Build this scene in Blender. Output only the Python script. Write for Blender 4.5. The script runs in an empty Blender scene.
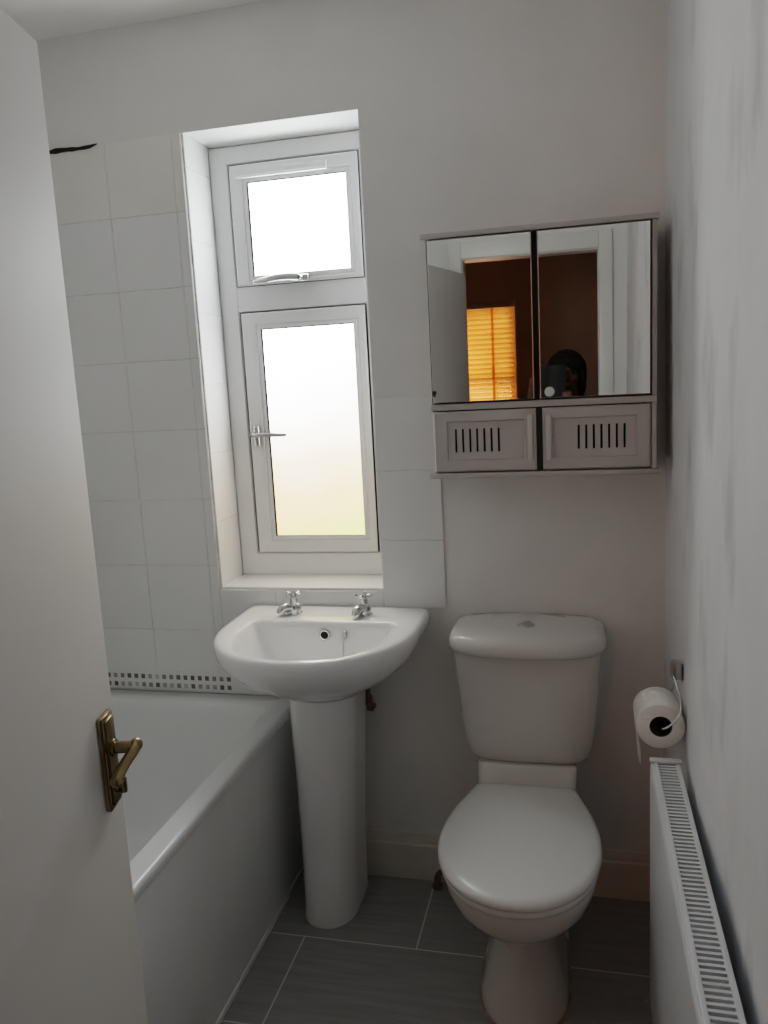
import bpy, bmesh, math, random
from mathutils import Vector, Matrix
random.seed(7)
C = bpy.context.scene.collection
PI = math.pi

# ------------------------------------------------------------------ materials
def new_mat(name):
    m = bpy.data.materials.new(name); m.use_nodes = True
    nt = m.node_tree; b = nt.nodes['Principled BSDF']
    return m, nt, b

def mat(name, col, rough=.5, metal=0., spec=.5, var=.04, vscale=6., bump=0., bscale=40., coat=0., stretch=None):
    m, nt, b = new_mat(name)
    b.inputs['Roughness'].default_value = rough
    b.inputs['Metallic'].default_value = metal
    b.inputs['Specular IOR Level'].default_value = spec
    b.inputs['Coat Weight'].default_value = coat
    b.inputs['Coat Roughness'].default_value = .08
    tc = nt.nodes.new('ShaderNodeTexCoord')
    src = tc.outputs['Object']
    if stretch:
        mp = nt.nodes.new('ShaderNodeMapping'); mp.inputs['Scale'].default_value = stretch
        nt.links.new(src, mp.inputs['Vector']); src = mp.outputs['Vector']
    n = nt.nodes.new('ShaderNodeTexNoise'); n.inputs['Scale'].default_value = vscale; n.inputs['Detail'].default_value = 4
    nt.links.new(src, n.inputs['Vector'])
    r = nt.nodes.new('ShaderNodeValToRGB')
    lo = [max(0, c*(1-var)) for c in col]; hi = [min(1, c*(1+var)) for c in col]
    r.color_ramp.elements[0].position = .3; r.color_ramp.elements[1].position = .7
    r.color_ramp.elements[0].color = (*lo, 1); r.color_ramp.elements[1].color = (*hi, 1)
    nt.links.new(n.outputs['Fac'], r.inputs['Fac'])
    nt.links.new(r.outputs['Color'], b.inputs['Base Color'])
    if bump:
        n2 = nt.nodes.new('ShaderNodeTexNoise'); n2.inputs['Scale'].default_value = bscale; n2.inputs['Detail'].default_value = 5
        nt.links.new(tc.outputs['Object'], n2.inputs['Vector'])
        bp = nt.nodes.new('ShaderNodeBump'); bp.inputs['Strength'].default_value = bump; bp.inputs['Distance'].default_value = .01
        nt.links.new(n2.outputs['Fac'], bp.inputs['Height']); nt.links.new(bp.outputs['Normal'], b.inputs['Normal'])
    return m

def plaster_mat(name, col, smudge=.0):
    """old emulsion paint on uneven plaster, with broad grey scuffs"""
    m, nt, b = new_mat(name)
    b.inputs['Roughness'].default_value = .75; b.inputs['Specular IOR Level'].default_value = .25
    tc = nt.nodes.new('ShaderNodeTexCoord')
    n = nt.nodes.new('ShaderNodeTexNoise'); n.inputs['Scale'].default_value = 2.2; n.inputs['Detail'].default_value = 6; n.inputs['Roughness'].default_value = .6
    nt.links.new(tc.outputs['Object'], n.inputs['Vector'])
    r = nt.nodes.new('ShaderNodeValToRGB')
    r.color_ramp.elements[0].position = .35; r.color_ramp.elements[1].position = .62
    r.color_ramp.elements[0].color = (*[c*.93 for c in col], 1); r.color_ramp.elements[1].color = (*col, 1)
    nt.links.new(n.outputs['Fac'], r.inputs['Fac'])
    col_out = r.outputs['Color']
    if smudge:
        mp = nt.nodes.new('ShaderNodeMapping'); mp.inputs['Scale'].default_value = (5, 5, 2.2); mp.inputs['Location'].default_value = (0, .35, .3)
        nt.links.new(tc.outputs['Object'], mp.inputs['Vector'])
        s = nt.nodes.new('ShaderNodeTexNoise'); s.inputs['Scale'].default_value = 1.6; s.inputs['Detail'].default_value = 3
        nt.links.new(mp.outputs['Vector'], s.inputs['Vector'])
        r2 = nt.nodes.new('ShaderNodeValToRGB')
        r2.color_ramp.elements[0].position = .56; r2.color_ramp.elements[1].position = .74
        r2.color_ramp.elements[0].color = (1, 1, 1, 1); k = 1-smudge; r2.color_ramp.elements[1].color = (k, k, k*1.01, 1)
        nt.links.new(s.outputs['Fac'], r2.inputs['Fac'])
        mx = nt.nodes.new('ShaderNodeMix'); mx.data_type = 'RGBA'; mx.blend_type = 'MULTIPLY'; mx.inputs[0].default_value = 1
        nt.links.new(col_out, mx.inputs[6]); nt.links.new(r2.outputs['Color'], mx.inputs[7]); col_out = mx.outputs[2]
    nt.links.new(col_out, b.inputs['Base Color'])
    n1 = nt.nodes.new('ShaderNodeTexNoise'); n1.inputs['Scale'].default_value = 3.5; n1.inputs['Detail'].default_value = 2
    n2 = nt.nodes.new('ShaderNodeTexNoise'); n2.inputs['Scale'].default_value = 90; n2.inputs['Detail'].default_value = 4
    for q in (n1, n2): nt.links.new(tc.outputs['Object'], q.inputs['Vector'])
    b1 = nt.nodes.new('ShaderNodeBump'); b1.inputs['Strength'].default_value = .35; b1.inputs['Distance'].default_value = .05
    b2 = nt.nodes.new('ShaderNodeBump'); b2.inputs['Strength'].default_value = .12; b2.inputs['Distance'].default_value = .004
    nt.links.new(n1.outputs['Fac'], b1.inputs['Height']); nt.links.new(n2.outputs['Fac'], b2.inputs['Height'])
    nt.links.new(b1.outputs['Normal'], b2.inputs['Normal']); nt.links.new(b2.outputs['Normal'], b.inputs['Normal'])
    return m

def floor_mat():
    m, nt, b = new_mat('slate_floor_tile')
    b.inputs['Roughness'].default_value = .38; b.inputs['Specular IOR Level'].default_value = .5
    tc = nt.nodes.new('ShaderNodeTexCoord')
    mp = nt.nodes.new('ShaderNodeMapping'); mp.inputs['Location'].default_value = (.72, .305, 0)
    nt.links.new(tc.outputs['Object'], mp.inputs['Vector'])
    br = nt.nodes.new('ShaderNodeTexBrick'); br.offset = .5; br.offset_frequency = 2
    br.inputs['Scale'].default_value = 1; br.inputs['Mortar Size'].default_value = .0022; br.inputs['Mortar Smooth'].default_value = .3
    br.inputs['Brick Width'].default_value = .6; br.inputs['Row Height'].default_value = .305
    br.inputs['Mortar'].default_value = (.70, .70, .68, 1)
    nt.links.new(mp.outputs['Vector'], br.inputs['Vector'])
    ms = nt.nodes.new('ShaderNodeMapping'); ms.inputs['Scale'].default_value = (3, 38, 1)
    nt.links.new(tc.outputs['Object'], ms.inputs['Vector'])
    n = nt.nodes.new('ShaderNodeTexNoise'); n.inputs['Scale'].default_value = 1.6; n.inputs['Detail'].default_value = 7; n.inputs['Roughness'].default_value = .65
    nt.links.new(ms.outputs['Vector'], n.inputs['Vector'])
    r = nt.nodes.new('ShaderNodeValToRGB')
    r.color_ramp.elements[0].position = .3; r.color_ramp.elements[1].position = .75
    r.color_ramp.elements[0].color = (.28, .282, .28, 1); r.color_ramp.elements[1].color = (.39, .392, .39, 1)
    nt.links.new(n.outputs['Fac'], r.inputs['Fac'])
    nt.links.new(r.outputs['Color'], br.inputs['Color1']); nt.links.new(r.outputs['Color'], br.inputs['Color2'])
    nt.links.new(br.outputs['Color'], b.inputs['Base Color'])
    bp = nt.nodes.new('ShaderNodeBump'); bp.inputs['Strength'].default_value = .15; bp.inputs['Distance'].default_value = .003
    nt.links.new(n.outputs['Fac'], bp.inputs['Height']); nt.links.new(bp.outputs['Normal'], b.inputs['Normal'])
    return m

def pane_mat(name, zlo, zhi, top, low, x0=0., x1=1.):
    """frosted glass that itself emits a painted glow of sky (top) and garden (bottom)"""
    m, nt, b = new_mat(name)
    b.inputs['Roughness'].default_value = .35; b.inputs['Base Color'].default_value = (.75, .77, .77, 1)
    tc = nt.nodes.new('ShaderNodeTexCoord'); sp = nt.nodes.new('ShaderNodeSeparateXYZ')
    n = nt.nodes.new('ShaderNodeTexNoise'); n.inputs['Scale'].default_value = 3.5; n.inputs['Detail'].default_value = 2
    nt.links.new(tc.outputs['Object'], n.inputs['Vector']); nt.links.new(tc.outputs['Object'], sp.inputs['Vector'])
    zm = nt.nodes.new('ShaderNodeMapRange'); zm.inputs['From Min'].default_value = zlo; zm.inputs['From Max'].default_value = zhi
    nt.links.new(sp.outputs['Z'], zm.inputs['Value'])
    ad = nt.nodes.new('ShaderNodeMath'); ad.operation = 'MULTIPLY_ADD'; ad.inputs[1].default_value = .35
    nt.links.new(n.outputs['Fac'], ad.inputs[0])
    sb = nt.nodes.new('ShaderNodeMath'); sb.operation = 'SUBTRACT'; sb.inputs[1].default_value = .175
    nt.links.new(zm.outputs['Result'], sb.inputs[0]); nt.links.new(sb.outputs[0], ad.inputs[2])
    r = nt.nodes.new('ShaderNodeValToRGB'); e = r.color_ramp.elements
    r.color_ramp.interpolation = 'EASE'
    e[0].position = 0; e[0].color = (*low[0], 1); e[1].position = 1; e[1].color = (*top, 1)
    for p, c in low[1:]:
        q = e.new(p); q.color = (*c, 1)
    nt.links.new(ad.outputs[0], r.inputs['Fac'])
    # tint the emitted glow brick-warm on the left, lawn green towards the lower right
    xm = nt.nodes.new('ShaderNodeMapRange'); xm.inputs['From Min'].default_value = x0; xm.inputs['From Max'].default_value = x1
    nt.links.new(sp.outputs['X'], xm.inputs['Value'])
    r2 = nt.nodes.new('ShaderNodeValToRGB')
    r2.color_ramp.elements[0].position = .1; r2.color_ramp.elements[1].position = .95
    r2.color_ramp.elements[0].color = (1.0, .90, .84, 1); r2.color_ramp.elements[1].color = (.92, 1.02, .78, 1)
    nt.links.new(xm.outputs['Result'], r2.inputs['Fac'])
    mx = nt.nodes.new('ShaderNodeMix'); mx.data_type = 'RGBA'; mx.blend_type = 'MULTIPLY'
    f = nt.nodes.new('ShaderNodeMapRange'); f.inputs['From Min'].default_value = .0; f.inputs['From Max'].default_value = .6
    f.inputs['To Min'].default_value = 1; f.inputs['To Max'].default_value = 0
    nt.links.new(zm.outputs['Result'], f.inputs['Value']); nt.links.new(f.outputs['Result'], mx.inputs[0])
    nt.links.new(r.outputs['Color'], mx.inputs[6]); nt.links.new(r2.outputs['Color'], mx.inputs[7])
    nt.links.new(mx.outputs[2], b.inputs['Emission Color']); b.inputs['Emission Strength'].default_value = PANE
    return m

def blind_mat():
    m, nt, b = new_mat('translucent_amber_slat')
    out = nt.nodes['Material Output']
    tr = nt.nodes.new('ShaderNodeBsdfTranslucent'); tr.inputs['Color'].default_value = (.85, .42, .10, 1)
    b.inputs['Base Color'].default_value = (.5, .25, .08, 1); b.inputs['Roughness'].default_value = .5
    tc = nt.nodes.new('ShaderNodeTexCoord'); n = nt.nodes.new('ShaderNodeTexNoise'); n.inputs['Scale'].default_value = 4
    nt.links.new(tc.outputs['Object'], n.inputs['Vector'])
    r = nt.nodes.new('ShaderNodeValToRGB'); r.color_ramp.elements[0].color = (.80, .34, .06, 1); r.color_ramp.elements[1].color = (1.0, .55, .16, 1)
    nt.links.new(n.outputs['Fac'], r.inputs['Fac']); nt.links.new(r.outputs['Color'], tr.inputs['Color'])
    mx = nt.nodes.new('ShaderNodeMixShader'); mx.inputs[0].default_value = .75
    nt.links.new(b.outputs[0], mx.inputs[1]); nt.links.new(tr.outputs[0], mx.inputs[2]); nt.links.new(mx.outputs[0], out.inputs['Surface'])
    return m

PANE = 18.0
M = {}
M['wall'] = plaster_mat('white_painted_plaster', (.80, .795, .785))
M['wall_r'] = plaster_mat('scuffed_white_plaster', (.775, .78, .795), smudge=.26)
M['ceil'] = plaster_mat('ceiling_paint', (.94, .93, .92))
M['floor'] = floor_mat()
M['tile'] = mat('white_glazed_tile', (.79, .795, .795), .28, spec=.4, var=.03, vscale=3)
M['tile_warm'] = mat('off_white_glazed_tile', (.80, .785, .745), .35, spec=.4, var=.04, vscale=4)
M['tile_rev'] = mat('white_reveal_tile', (.80, .80, .80), .3, spec=.4, var=.02)
M['sill'] = mat('white_sill_tile', (.93, .935, .94), .25, spec=.4, var=.01)
M['grout'] = mat('grey_grout', (.67, .665, .65), .9, var=.2, vscale=25)
M['mos'] = [mat('mosaic_grey_%d' % i, c, .25, var=.15, vscale=60) for i, c in enumerate(((.15, .15, .15), (.27, .26, .245), (.40, .39, .37), (.52, .51, .49)))]
M['upvc'] = mat('white_upvc', (.92, .925, .93), .32, spec=.45, var=.015)
M['seal'] = mat('black_rubber_seal', (.03, .03, .032), .6)
M['chrome'] = mat('polished_chrome', (.72, .73, .75), .12, metal=1, var=.03)
M['steel'] = mat('brushed_steel', (.55, .55, .55), .3, metal=1)
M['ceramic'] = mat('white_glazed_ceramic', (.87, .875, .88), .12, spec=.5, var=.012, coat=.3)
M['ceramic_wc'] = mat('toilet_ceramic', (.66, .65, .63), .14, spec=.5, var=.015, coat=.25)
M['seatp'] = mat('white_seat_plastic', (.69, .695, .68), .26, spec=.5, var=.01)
M['acrylic'] = mat('white_bath_acrylic', (.74, .75, .75), .2, spec=.5, var=.015)
M['panel'] = mat('bath_panel_plastic', (.90, .91, .91), .35, var=.02)
M['skirt'] = mat('cream_skirting_paint', (.66, .64, .59), .5, var=.06, vscale=9)
M['dark'] = mat('near_black', (.012, .011, .01), .8)
M['cab'] = mat('taupe_painted_wood', (.52, .49, .48), .45, var=.03)
M['pull'] = mat('pale_taupe_paint', (.62, .59, .58), .35, var=.02)
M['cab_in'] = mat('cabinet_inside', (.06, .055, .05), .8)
M['mirror'] = mat('mirror_glass', (.80, .80, .78), .015, metal=1, var=0)
M['rad'] = mat('white_radiator_enamel', (.68, .70, .72), .28, spec=.5, var=.02)
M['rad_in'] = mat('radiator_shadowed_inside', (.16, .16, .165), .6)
M['paper'] = mat('white_tissue_paper', (.93, .91, .87), .95, var=.03, vscale=30, bump=.25, bscale=120)
M['card'] = mat('cardboard_core', (.09, .06, .04), .9)
M['door'] = mat('white_door_gloss', (.72, .705, .685), .6, spec=.3, var=.03, vscale=2.5, bump=.04, bscale=8)
M['brass'] = mat('antique_brass', (.33, .25, .14), .25, metal=1, var=.12, vscale=40)
M['trim'] = mat('white_gloss_trim', (.76, .76, .74), .35, var=.03)
M['brown'] = mat('tan_hall_paint', (.47, .38, .30), .75, var=.06, vscale=3)
M['pipe'] = mat('grimy_copper_pipe', (.20, .13, .10), .55, metal=.3, var=.25, vscale=50)
M['stain'] = mat('discoloured_sealant', (.40, .30, .22), .7, var=.45, vscale=22)
M['tape'] = blind_mat()
M['carpet'] = mat('hall_carpet', (.16, .11, .08), .95, var=.2, vscale=60)
M['skin'] = mat('skin', (.22, .125, .085), .6, var=.08, vscale=15)
M['hair'] = mat('black_hair', (.008, .008, .008), .8, var=.5, vscale=30, stretch=(6, 6, .6), bump=.5, bscale=90)
M['shirt'] = mat('dark_cotton', (.02, .02, .025), .9, var=.2, vscale=12)
M['jeans'] = mat('dark_trousers', (.03, .035, .05), .9, var=.2, vscale=20)
M['shoe'] = mat('dark_shoe', (.03, .025, .02), .6)
M['case'] = mat('dark_phone_case', (.008, .008, .01), .6)
M['disc'] = mat('pale_disc', (.75, .75, .72), .5)
M['eye'] = mat('eye_white', (.7, .68, .64), .2)
M['iris'] = mat('dark_iris', (.03, .018, .01), .15)

def emis(name, col, s):
    m, nt, b = new_mat(name)
    b.inputs['Base Color'].default_value = (*[min(1, c) for c in col], 1)
    tc = nt.nodes.new('ShaderNodeTexCoord'); n = nt.nodes.new('ShaderNodeTexNoise'); n.inputs['Scale'].default_value = 2.
    nt.links.new(tc.outputs['Object'], n.inputs['Vector'])
    r = nt.nodes.new('ShaderNodeValToRGB'); r.color_ramp.elements[0].position = .35; r.color_ramp.elements[1].position = .65
    r.color_ramp.elements[0].color = (*[c*.6 for c in col], 1); r.color_ramp.elements[1].color = (*col, 1)
    nt.links.new(n.outputs['Fac'], r.inputs['Fac']); nt.links.new(r.outputs['Color'], b.inputs['Emission Color'])
    b.inputs['Emission Strength'].default_value = s
    return m

# ------------------------------------------------------------------ mesh helpers
def obj(name, bm, mats, parent=None, smooth=True, angle=35):
    me = bpy.data.meshes.new(name)
    bmesh.ops.recalc_face_normals(bm, faces=bm.faces)
    bm.to_mesh(me); bm.free()
    if not isinstance(mats, (list, tuple)): mats = [mats]
    for m in mats: me.materials.append(m)
    if smooth:
        for p in me.polygons: p.use_smooth = True
        me.set_sharp_from_angle(angle=math.radians(angle))
    o = bpy.data.objects.new(name, me); C.objects.link(o)
    if parent is not None:
        o.parent = parent
        o.matrix_parent_inverse = parent_matrix(parent).inverted()
    return o

def parent_matrix(o):
    m = Matrix.LocRotScale(o.location, o.rotation_euler, o.scale)
    if o.parent: m = parent_matrix(o.parent) @ o.matrix_parent_inverse @ m
    return m

def thing(name, label, cat, loc=(0, 0, 0), group=None, kind=None):
    o = bpy.data.objects.new(name, None); C.objects.link(o); o.location = loc
    o.empty_display_size = .05
    return tag(o, label, cat, group, kind)

def tag(o, label, cat=None, group=None, kind=None):
    o['label'] = label
    if cat: o['category'] = cat
    if group: o['group'] = group
    if kind: o['kind'] = kind
    return o

def box(bm, x0, x1, y0, y1, z0, z1, bev=0., seg=2, mi=0):
    vs = [bm.verts.new((x, y, z)) for x in (x0, x1) for y in (y0, y1) for z in (z0, z1)]
    idx = [(0, 1, 3, 2), (4, 6, 7, 5), (0, 4, 5, 1), (2, 3, 7, 6), (0, 2, 6, 4), (1, 5, 7, 3)]
    fs = [bm.faces.new([vs[i] for i in f]) for f in idx]
    for f in fs: f.material_index = mi
    if bev:
        es = list({e for f in fs for e in f.edges})
        r = bmesh.ops.bevel(bm, geom=es, offset=bev, segments=seg, affect='EDGES', profile=.5)
        for f in r['faces']: f.material_index = mi
    return fs

def bx(*a, **k):
    bm = bmesh.new(); box(bm, *a, **k); return bm

def loft(bm, rings, cap0=True, cap1=True, mi=0):
    vr = [[bm.verts.new(p) for p in r] for r in rings]
    n = len(vr[0])
    for a, b in zip(vr, vr[1:]):
        for i in range(n):
            f = bm.faces.new((a[i], a[(i+1) % n], b[(i+1) % n], b[i])); f.material_index = mi
    if cap0: bm.faces.new(vr[0]).material_index = mi
    if cap1: bm.faces.new(vr[-1]).material_index = mi
    return vr

def tube(bm, pts, r, n=12, closed=False, mi=0, radii=None):
    P = [Vector(p) for p in pts]; m = len(P); rings = []
    up = Vector((0, 0, 1))
    prev = None
    for i in range(m):
        a = P[i-1] if (i > 0 or closed) else P[i]; b = P[(i+1) % m] if (i < m-1 or closed) else P[i]
        t = (b-a).normalized()
        if prev is None:
            s = t.cross(up) if abs(t.dot(up)) < .95 else t.cross(Vector((1, 0, 0)))
        else:
            s = prev - t*prev.dot(t)
        s.normalize(); prev = s; q = t.cross(s)
        rr = radii[i] if radii else r
        rings.append([P[i]+(s*math.cos(2*PI*k/n)+q*math.sin(2*PI*k/n))*rr for k in range(n)])
    if closed:
        rings.append(rings[0])
        vr = [[bm.verts.new(p) for p in g] for g in rings[:-1]]; vr.append(vr[0])
        for a, b in zip(vr, vr[1:]):
            for i in range(n): bm.faces.new((a[i], a[(i+1) % n], b[(i+1) % n], b[i])).material_index = mi
    else:
        loft(bm, rings, mi=mi)

def smooth_path(pts, it=3):
    P = [Vector(p) for p in pts]
    for _ in range(it):
        Q = [P[0]]
        for a, b in zip(P, P[1:]): Q += [a*.75+b*.25, a*.25+b*.75]
        Q.append(P[-1]); P = Q
    return P

def lathe(bm, prof, origin, axis='z', n=32, mi=0):
    ox, oy, oz = origin; rings = []
    for r, h in prof:
        g = []
        for k in range(n):
            c, s = r*math.cos(2*PI*k/n), r*math.sin(2*PI*k/n)
            g.append({'z': (ox+c, oy+s, oz+h), 'y': (ox+c, oy+h, oz+s), 'x': (ox+h, oy+c, oz+s)}[axis])
        rings.append(g)
    loft(bm, rings, mi=mi)

def resample(P, N):
    L = [0]
    for a, b in zip(P, P[1:]+P[:1]): L.append(L[-1]+math.dist(a, b))
    T = L[-1]; out = []; j = 0; Q = P+P[:1]
    for k in range(N):
        s = T*k/N
        while L[j+1] < s: j += 1
        u = (s-L[j])/max(1e-9, L[j+1]-L[j])
        out.append((Q[j][0]+(Q[j+1][0]-Q[j][0])*u, Q[j][1]+(Q[j+1][1]-Q[j][1])*u))
    return out

def dshape(cx, hw, yb, yf, ys, rc=.04, p=2., hb=None, N=96):
    """D outline: flat back at yb, sides straight (or swelling from half width hb) to ys, superellipse front to yf"""
    R = [(0, yb)]
    if hb is None: hb = hw
    R += [(hb-rc, yb)]
    for k in range(1, 13):
        a = PI/2*k/12; R.append((hb-rc+rc*math.sin(a), yb-rc+rc*math.cos(a)))
    y1 = yb-rc
    for k in range(1, 17):
        t = k/16; R.append((hb+(hw-hb)*math.sin(t*PI/2), y1+(ys-y1)*t))
    for k in range(1, 41):
        a = PI/2*k/40
        R.append((hw*max(0, math.cos(a))**(2/p), ys-(ys-yf)*math.sin(a)**(2/p)))
    P = R+[(-x, y) for x, y in reversed(R[1:-1])]
    return [(cx+x, y) for x, y in resample(P, N)]

def z3(pts, z): return [(x, y, z) for x, y in pts]
def lerp2(A, B, t): return [(a[0]+(b[0]-a[0])*t, a[1]+(b[1]-a[1])*t) for a, b in zip(A, B)]
def grow(P, d):
    """offset an outline inwards (d<0) or outwards along its normals"""
    n = len(P); out = []
    A = sum(P[i][0]*P[(i+1) % n][1]-P[(i+1) % n][0]*P[i][1] for i in range(n))
    s = 1 if A < 0 else -1
    for i in range(n):
        a, b = P[i-1], P[(i+1) % n]
        tx, ty = b[0]-a[0], b[1]-a[1]; l = math.hypot(tx, ty) or 1
        out.append((P[i][0]-s*ty/l*d, P[i][1]+s*tx/l*d))
    return out

def rrect(x0, x1, y0, y1, r, n=8):
    out = []
    for cx, cy, a0 in ((x1-r, y1-r, 0), (x0+r, y1-r, PI/2), (x0+r, y0+r, PI), (x1-r, y0+r, 1.5*PI)):
        for k in range(n+1):
            a = a0+PI/2*k/n; out.append((cx+r*math.cos(a), cy+r*math.sin(a)))
    return out

def frame_bm(bm, x0, x1, z0, z1, ix0, ix1, iz0, iz1, y0, y1, slope=.0, mi=0):
    """picture-frame ring in the xz plane, front face at y0 (towards the room), back y1; slope = bead chamfer"""
    def ring(a, b, c, d, y): return [(a, y, c), (b, y, c), (b, y, d), (a, y, d)]
    R = [ring(x0, x1, z0, z1, y1), ring(x0, x1, z0, z1, y0+.004), ring(x0+.004, x1-.004, z0+.004, z1-.004, y0),
         ring(ix0-slope, ix1+slope, iz0-slope, iz1+slope, y0), ring(ix0, ix1, iz0, iz1, y0+max(slope, .003)), ring(ix0, ix1, iz0, iz1, y1)]
    vr = [[bm.verts.new(p) for p in r] for r in R]; vr.append(vr[0])
    for a, b in zip(vr, vr[1:]):
        for i in range(4): bm.faces.new((a[i], a[(i+1) % 4], b[(i+1) % 4], b[i])).material_index = mi

# ------------------------------------------------------------------ room shell
XL, XR, YB, YD, HC = -1.52, .212, 0., -1.95, 2.402     # left wall, right wall, back wall, door wall, ceiling
WX0, WX1, WZ0, WZ1 = -1.022, -.532, .864, 2.117        # window opening
S = dict(kind='structure')
tag(obj('floor', bx(XL-.1, XR+.1, YD-.1, .2, -.08, 0), M['floor'], smooth=False), 'dark grey slate effect bathroom floor tiles with pale grout', 'floor', **S)
tag(obj('ceiling', bx(XL-.1, XR+.1, YD-.1, .25, HC, HC+.08), M['ceil'], smooth=False), 'white painted bathroom ceiling', 'ceiling', **S)
bm = bmesh.new()
for a in ((XL-.1, WX0, 0, HC), (WX1, XR+.1, 0, HC), (WX0, WX1, 0, WZ0), (WX0, WX1, WZ1, HC)):
    box(bm, a[0], a[1], 0, .25, a[2], a[3])
tag(obj('wall_back', bm, M['wall'], smooth=False), 'white painted back wall with the window opening', 'wall', **S)
# right wall: uneven plaster, a real gently bowed surface
bm = bmesh.new(); NY, NZ = 60, 60; rings = []
def wall_x(y, z): return XR - .003*math.sin(y*9+z*1.1) - .002*math.sin(z*4.3+y*2) - .004*math.exp(-((y+.30)/.10)**2)
for j in range(NZ+1):
    z = HC*j/NZ; ring = [(wall_x(.02+(YD-.12)*i/NY, z), .02+(YD-.12)*i/NY, z) for i in range(NY+1)]
    ring += [(XR+.1, YD-.1, z), (XR+.1, .02, z)]
    rings.append(ring)
loft(bm, rings)
tag(obj('wall_right', bm, M['wall_r']), 'scuffed white plaster wall behind the radiator', 'wall', **S)
tag(obj('wall_left', bx(XL-.1, XL, YD-.1, .1, 0, HC), M['wall'], smooth=False), 'white wall along the far side of the bath', 'wall', **S)
DX0, DX1, DZ = -.50, .09, 1.95
bm = bmesh.new()
for a in ((XL, DX0-.03, 0, HC), (DX1+.03, XR+.05, 0, HC), (DX0-.03, DX1+.03, DZ+.03, HC)):
    box(bm, a[0], a[1], YD-.1, YD, a[2], a[3])
tag(obj('wall_front', bm, M['wall'], smooth=False), 'white wall with the doorway, seen in the cabinet mirror', 'wall', **S)

# wall tiles: bevelled glazed tiles over a grout bed
def tiles(name, label, cells, plane, mats):
    bm = bmesh.new()
    for (u0, u1, v0, v1, mi) in cells:
        g = .0009
        if plane == 'y': box(bm, u0+g, u1-g, -.007, -.0015, v0+g, v1-g, bev=.0012, seg=1, mi=mi)
        else: box(bm, WX0+.0015, WX0+.006, u0+g, u1-g, v0+g, v1-g, bev=.0012, seg=1, mi=mi)
    for (u0, u1, v0, v1, mi) in cells:
        if plane == 'y': box(bm, u0, u1, -.0055, -.0001, v0, v1, mi=len(mats)-1)
        else: box(bm, WX0+.0001, WX0+.0048, u0, u1, v0, v1, mi=len(mats)-1)
    return tag(obj(name, bm, mats, smooth=False), label, 'wall tiles', **S)
zs = [.605, .737, .934, 1.129, 1.329, 1.525, 1.72, 1.917, 2.117]
xs = [XL, -1.45, -1.25, -1.05, WX0]
cells = []
for i in range(len(xs)-1):
    for j in range(len(zs)-1):
        cells.append((xs[i], xs[i+1], zs[j], zs[j+1], 1 if j == len(zs)-2 else 0))
for a, b in ((-1.022, -.85),):
    cells += [(a, b, .605, .737, 0), (a, b, .737, WZ0-.002, 0)]
cells += [(-.85, WX1, .815, WZ0-.002, 0)]
tiles('trim_1', 'white square wall tiles between the open door and window', cells, 'y', [M['tile'], M['tile_warm'], M['grout']])
cells = [(WX1, -.356, z0, z1, 0) for z0, z1 in ((.815, 1.006), (1.006, 1.197), (1.197, 1.393))]
tiles('trim_2', 'single column of white tiles right of the window', cells, 'y', [M['tile'], M['grout']])
zr = [WZ0, 1.058, 1.255, 1.452, 1.649, 1.843, 2.032, WZ1]
tiles('trim_3', 'bright white tiles lining the left window reveal', [(0, .15, a, b, 0) for a, b in zip(zr, zr[1:])], 'x', [M['tile_rev'], M['grout']])
# mosaic border above the bath
bm = bmesh.new(); box(bm, XL, -1.005, -.006, -.0001, .5435, .605, mi=5)
x = -1.012
while x > XL+.03:
    for z in (.587, .5605):
        k = random.choices((0, 1, 2, 3), (5, 3, 2, 1) if z > .58 else (1, 2, 4, 3))[0]
        box(bm, x-.0125, x, -.0080, -.0055, z-.007, z+.007, bev=.001, seg=1, mi=k)
    x -= .0235
box(bm, -1.005, -.80, -.006, -.0001, .5435, .605, mi=5)
tag(obj('trim_4', bm, M['mos']+[M['grout'], M['tile']], smooth=False), 'double row of small grey mosaic squares above the bath', 'mosaic border', **S)
# near-black strip painting the shade of a ragged gap over the top tiles
bm = bmesh.new(); top, bot = [], []
random.seed(3)
for k in range(15):
    t = k/14; xx = XL+(-1.275-XL)*t; w = .011*(1-t*.55)+random.uniform(-.002, .002)
    top.append((xx, 2.112+.002*math.sin(k)+w*.6)); bot.append((xx, 2.110-w*.6))
top[-1] = (-1.268, 2.117); bot[-1] = (-1.272, 2.114)
ol = top+bot[::-1]
loft(bm, [[(a, -.0095, b) for a, b in ol], [(a, -.0075, b) for a, b in ol]])
tag(obj('trim_5', bm, M['dark'], smooth=False), 'ragged dark strip painting the shade of a gap above the top tile by the door', 'gap', **S)

# skirting
def skirting(name, label, pts, n, mat_=None):
    prof = [(0, 0), (.018, 0), (.018, .098), (.0165, .106), (.012, .110), (.012, .118), (.0085, .126), (.006, .134), (0, .136)]
    bm = bmesh.new()
    rings = [[(p[0]+n[0]*d, p[1]+n[1]*d, h) for d, h in prof] for p in pts]
    loft(bm, rings)
    tag(obj(name, bm, M['skirt'], smooth=True), label, 'skirting', **S)
skirting('baseboard_back', 'cream skirting board behind the toilet and pedestal', [(-.80, -.0003), (.209, -.0003)], (0, -1))
skirting('baseboard_right', 'cream skirting board under the radiator', [(.206, -.02), (.206, YD+.02)], (-1, 0))

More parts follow.
